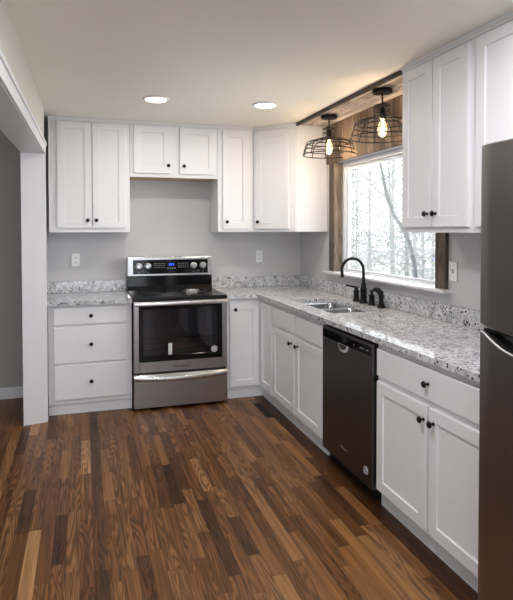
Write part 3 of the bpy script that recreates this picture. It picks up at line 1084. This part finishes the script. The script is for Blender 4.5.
fd = fridge_door('refrigerator_door', scoop_z, lambda d: 0.07)
MB().box(FX0 + .026, FX0 + .0715, FYa + .004, FYb - .004, 1.1125, 1.121).build('hand_hold', 'blackplastic', fd)
mb = MB()
ed = [.014, .024, .034, .045, .06, .075, .09, .105, .12, .14, .16, .18, .20, .25, .35, .5, .6, .7]
mb.tube([(FX0 + .002 + .010 * (1 - min(1, d / .060)) ** 1.6, FYb - d, scoop_z(d) - .0005) for d in ed], 0.0030, 8)
mb.build('scoop_edge', 'satin', fd, True)
fz_ = fridge_door('freezer_door', lambda d: 1.775, lambda d: 1.138 - .016 * min(1, d / .15))
MB().box(FX0 + .030, FX0 + .0715, FYa + .004, FYb - .004, 1.1213, 1.1218).build('hand_hold', 'blackplastic', fz_)
MB().box(FX0 + .072, FX0 + .12, FYa + .01, FYb - .01, 0.031, 0.068).build('grille', 'blackplastic', fr)

# ------------------------------------------------------------------ outlets, switch, floor vent


def outlet(x, z, label):
    o = thing('wall_outlet', (x, -0.001, z), label, 'outlet', None)
    T = face_T((x, -0.001, z), (0, -1, 0))
    MB(T).box(-.035, .035, -.006, 0, -.058, .058, .002).build('cover_plate', 'plate', o)
    for dz in (-.022, .022):
        s = MB(T).box(-.017, .017, -.0078, -.0062, dz - .014, dz + .014, .0006).build('socket', 'plate', o)
        mb = MB(T)
        mb.box(-.008, -.005, -.0086, -.0079, dz - .003, dz + .007).box(.005, .008, -.0086, -.0079, dz - .003, dz + .007).box(-.002, .002, -.0086, -.0079, dz - .010, dz - .006)
        mb.build('slots', 'blackplastic', s)
    return o


outlet(-0.466, 1.209, 'white duplex outlet on the wall under the left cabinet')
outlet(1.285, 1.213, 'white duplex outlet on the wall under the corner cabinet')
o = thing('light_switch', (XR - .001, -2.345, 1.225), 'white toggle switch plate between the window and the refrigerator', 'light switch')
T = face_T((XR - .001, -2.345, 1.225), (-1, 0, 0))
MB(T).box(-.036, .036, -.006, 0, -.058, .058, .002).build('cover_plate', 'plate', o)
MB(T).box(-.006, .006, -.0068, -.0062, -.013, .013).build('toggle_slot', 'greyplastic', o)
MB(T).hexa([(-.004, -.018, -.002), (.004, -.018, -.002), (.004, -.0069, -.006), (-.004, -.0069, -.006),
            (-.004, -.018, .004), (.004, -.018, .004), (.004, -.0069, .006), (-.004, -.0069, .006)]).build('toggle', 'plate', o)

fv = thing('floor_vent', (1.005, -0.945, 0), 'long dark vent set flush in the floor by the corner cabinet', 'vent')
mb = MB()
va, vb = 0.975, 1.035
mb.box(va, va + .008, -1.125, -0.765, .0005, .004).box(vb - .008, vb, -1.125, -0.765, .0005, .004)
mb.box(va + .008, vb - .008, -1.125, -1.115, .0005, .004).box(va + .008, vb - .008, -0.775, -0.765, .0005, .004)
mb.build('frame', 'bronze', fv)
MB().box(va + .008, vb - .008, -1.115, -.775, .0005, .0012).build('backing', 'darkgap', fv)
mb = MB()
for k in range(20):
    yy = -1.108 + k * .0172
    mb.box(va + .008, vb - .008, yy, yy + .006, .0013, .0036)
mb.build('slats', 'bronze', fv)

# ------------------------------------------------------------------ recessed lights
for (x, y, lab) in ((0.117, -1.152, 'round lit recessed ceiling light in front of the cabinet over the range'),
                    (0.934, -1.198, 'round lit recessed ceiling light in front of the diagonal corner cabinet')):
    o = thing('recessed_light', (x, y, ZC), lab, 'ceiling light')
    mb = MB()
    mb.lathe([(.070, -.0005), (.098, -.0005), (.098, -.004), (.090, -.010), (.078, -.012), (.074, -.006), (.070, -.003)], (x, y, ZC), (0, 0, 1), 40)
    mb.build('trim_ring', 'plate', o, True)
    MB().lathe([(.076, -.0045), (.074, -.0115), (.060, -.0165), (.001, -.018)], (x, y, ZC), (0, 0, 1), 36).build('diffuser', 'diffuser', o, True)
    area('downlight', (0, 0, -.021), 0.14, REC_POWER, WARM, parent=o)


# ------------------------------------------------------------------ cage pendants
def pendant(x, y, label):
    zt = ZC - 0.0205
    p = thing('pendant_light', (x, y, zt), label, 'pendant lamp', 'wire cage lamps over the sink')
    MB().lathe([(.001, 0), (.064, 0), (.066, -.004), (.066, -.022), (.062, -.026), (.001, -.027)], (x, y, zt), (0, 0, 1), 32).build('canopy', 'black', p, True)
    MB().tube([(x, y, zt - .026), (x, y, zt - .125)], .0055, 10).build('stem', 'black', p, True)
    MB().lathe([(.001, -.118), (.014, -.12), (.019, -.128), (.019, -.175), (.023, -.178), (.023, -.196), (.001, -.197)], (x, y, zt), (0, 0, 1), 20).build('socket', 'black', p, True)
    mb = MB()

    def ring(r, z, wr=.0022):
        mb.tube([(x + r * math.cos(a * PI / 24), y + r * math.sin(a * PI / 24), zt - z) for a in range(48)], wr, 6, True)
    neck = [(0.018, .103), (.050, .106), (.050, .172), (.043, .180)]
    prof = [(.043, .180), (.085, .190), (.150, .207), (.182, .222), (.198, .262), (.213, .318)]
    nw = 11
    for k in range(nw):
        a = 2 * PI * k / nw + .13
        if k % 2 == 0:
            mb.tube([(x + r * math.cos(a), y + r * math.sin(a), zt - z) for r, z in neck], .0022, 6)
        mb.tube([(x + r * math.cos(a), y + r * math.sin(a), zt - z) for r, z in prof], 0.0034, 6)
    for r, z, wr in ((.050, .106, .0030), (.050, .140, .0026), (.043, .180, .0028), (.182, .222, .0036), (.192, .246, .0030), (.203, .281, .0030), (.213, .318, .0040), (.110, .1965, .0030)):
        ring(r, z, wr)
    mb.build('cage_shade', 'black', p, True)
    MB().lathe([(.014, -.197), (.016, -.210), (.026, -.232), (.0315, -.255), (.0315, -.275), (.026, -.298), (.014, -.313), (.001, -.317)], (x, y, zt), (0, 0, 1), 24).build('bulb', 'bulbglass', p, True)
    b = [c_ for c_ in p.children if c_.name.startswith('bulb')][0]
    mb = MB()
    for k in range(6):
        a0_, a1_ = k * PI / 3, (k + .5) * PI / 3
        mb.tube([(x + .010 * math.cos(a0_), y + .010 * math.sin(a0_), zt - .235), (x + .013 * math.cos(a1_), y + .013 * math.sin(a1_), zt - .285)], .0016, 5)
    mb.tube([(x, y, zt - .200), (x, y, zt - .240)], .004, 8)
    mb.build('filament', 'filament', b)
    l = bpy.data.lights.new('bulb_light', 'POINT')
    l.energy = 6.6
    l.color = (1.0, 0.84, 0.66)
    l.shadow_soft_size = 0.018
    lo = bpy.data.objects.new('bulb_light', l)
    COL.objects.link(lo)
    lo.parent = p
    lo.location = (0, 0, -.260)
    return p


pendant(1.535, -1.062, 'black wire cage pendant lamp nearest the corner cabinet')
pendant(1.520, -1.896, 'black wire cage pendant lamp nearest the right wall cabinet')

# ------------------------------------------------------------------ woods outside the window
struct(MB().box(XR + 1.5, 90, -30, 90, -2.62, -2.5), 'ground', 'ground')
rnd = random.Random(11)


def tree_mesh(h, r, seed, nb, bend=0.25):
    R_ = random.Random(seed)
    mb = MB()
    pts, rad = [], []
    x = y = 0
    n = 12
    ph = R_.uniform(0, 6.28)
    for k in range(n + 1):
        t_ = k / n
        pts.append(Vector((math.sin(ph + t_ * 3) * bend * t_, math.cos(ph * 1.7 + t_ * 2.6) * bend * t_, h * t_)))
        rad.append(r * (1 - .8 * t_) * (1.35 if k == 0 else 1))
    mb.tube(pts, rad, 7)
    for b in range(nb):
        t_ = R_.uniform(.18, .97)
        i = min(n - 1, int(t_ * n))
        p0 = pts[i].lerp(pts[i + 1], t_ * n - i)
        a = R_.uniform(0, 2 * PI)
        ln = h * R_.uniform(.05, .13) * (1.15 - t_ * .6)
        up = R_.uniform(.15, .9)
        bp_ = [p0]
        d = Vector((math.cos(a), math.sin(a), up)).normalized()
        for s in range(1, 5):
            d = (d + Vector((R_.uniform(-.2, .2), R_.uniform(-.2, .2), R_.uniform(-.12, .2)))).normalized()
            bp_.append(bp_[-1] + d * ln / 4)
        br = r * .30 * (1 - .6 * t_)
        mb.tube(bp_, [br, br * .8, br * .6, br * .4, br * .2], 5)
        for _ in range(5):
            q = bp_[R_.randint(1, 4)]
            dd_ = Vector((R_.uniform(-1, 1), R_.uniform(-1, 1), R_.uniform(-.3, .9))).normalized()
            l2 = ln * R_.uniform(.25, .6)
            m_ = q + dd_ * l2 * .5 + Vector((0, 0, l2 * .06))
            mb.tube([q, m_, q + dd_ * l2], [br * .38, br * .28, br * .12], 4)
    return mb


from mathutils.bvhtree import BVHTree
protos, proto_geo = [], []
for k in range(8):
    o = tree_mesh(13 + k * .6, .045 + .013 * (k % 4), 40 + k, 26, .25 + .12 * (k % 3)).build('bare_tree', ['bark_pale', 'bark_grey', 'bark_pale'][k % 3], None, True)
    protos.append(o)
    proto_geo.append(([v.co.copy() for v in o.data.vertices], [tuple(p.vertices) for p in o.data.polygons]))
standing = []        # (x, y, search tree) of each tree already placed
tries = 0
while len(standing) < 62 and tries < 1500:
    tries += 1
    a = math.radians(rnd.uniform(21, 46))
    d = 7.5 + 36 * rnd.random() ** .8
    x, y = CAM.x + math.sin(a) * d, CAM.y + math.cos(a) * d
    if x < 4.8 or any((x - u) ** 2 + (y - v) ** 2 < .5 for u, v, _ in standing):
        continue
    i = len(standing)
    rz, sc_ = rnd.uniform(0, 6.28), rnd.uniform(.75, 1.2)
    mw = Matrix.Translation((x, y, -2.5)) @ Matrix.Rotation(rz, 4, 'Z') @ Matrix.Scale(sc_, 4)
    vs, ps = proto_geo[i % 8]
    bv = BVHTree.FromPolygons([mw @ v for v in vs], ps)
    if any((x - u) ** 2 + (y - v) ** 2 < 60 and bv.overlap(t_) for u, v, t_ in standing):
        continue
    standing.append((x, y, bv))
    o = protos[i] if i < 8 else copy_tree(protos[i % 8])
    o.location, o.rotation_euler, o.scale = (x, y, -2.5), (0, 0, rz), (sc_,) * 3
    tag(o, 'slender bare tree among many in the woods outside the window', 'tree', 'bare trees outside the window')
# the dark sapling that bends across the pane
dist = 5.6


def out_pt(u, v, d):
    dr = cam_dir((u - CX) / F_PX, -(v - CY) / F_PX, 1.0)
    return CAM + dr * d


ctrl = [(420, 372), (416.5, 330), (416, 285), (414, 262), (409, 241), (401, 226), (393, 214), (388, 198), (383.5, 180), (379, 158), (374, 130), (372, 100)]
mb = MB()
cp = [out_pt(u, v, 7.6 + .05 * i) for i, (u, v) in enumerate(ctrl)]
cp[0] = Vector((cp[1].x, cp[1].y, -2.5))
mb.tube(cp, [.04, .036, .034, .032, .029, .027, .025, .023, .021, .019, .016, .012], 8)
for i, (dx, dz) in ((6, (-.35, .5)), (8, (.4, .45)), (9, (-.3, .55)), (5, (.45, .3)), (7, (-.5, .25))):
    q = cp[i]
    mb.tube([q, q + Vector((dx * .5, -.1, dz * .4)), q + Vector((dx, -.25, dz))], [.014, .010, .004], 5)
bm_ = mb.bm.copy()
standing.append((cp[4].x, cp[4].y, BVHTree.FromBMesh(bm_)))
bm_.free()
o = mb.build('bent_tree', 'bark_dark', None, True, origin=(cp[0].x, cp[0].y, -2.5))
tag(o, 'thin dark curved tree bending across the view outside the window', 'tree')
# brush and fine twigs between the trunks: nobody could count them
mb = MB()
for k in range(17000):
    a = math.radians(rnd.uniform(22, 44))
    d = 9 + 26 * rnd.random()
    x, y = CAM.x + math.sin(a) * d, CAM.y + math.cos(a) * d
    if x < 4.5:
        continue
    z = -2.5 + abs(rnd.gauss(0, 1)) * (1.6 + d * .12)
    ln = rnd.uniform(.15, .6)
    dr = Vector((rnd.uniform(-1, 1), rnd.uniform(-1, 1), rnd.uniform(-.4, 1))).normalized()
    p0 = Vector((x, y, z))
    if any((x - u) ** 2 + (y - v) ** 2 < 16 and (any(t_.find_nearest(p0 + dr * ln * q_, ln * .2 + .03)[0] is not None for q_ in (0, .33, .67, 1))
                                               or t_.ray_cast(p0, dr, ln)[0] is not None) for u, v, t_ in standing):
        continue
    mb.tube([p0, p0 + dr * ln], [rnd.uniform(.008, .018), .004], 3, cap=False)
o = mb.build('bush_undergrowth', 'twig', None)
tag(o, 'pale brush and fine twigs filling the woods outside the window', 'undergrowth', None, 'stuff')
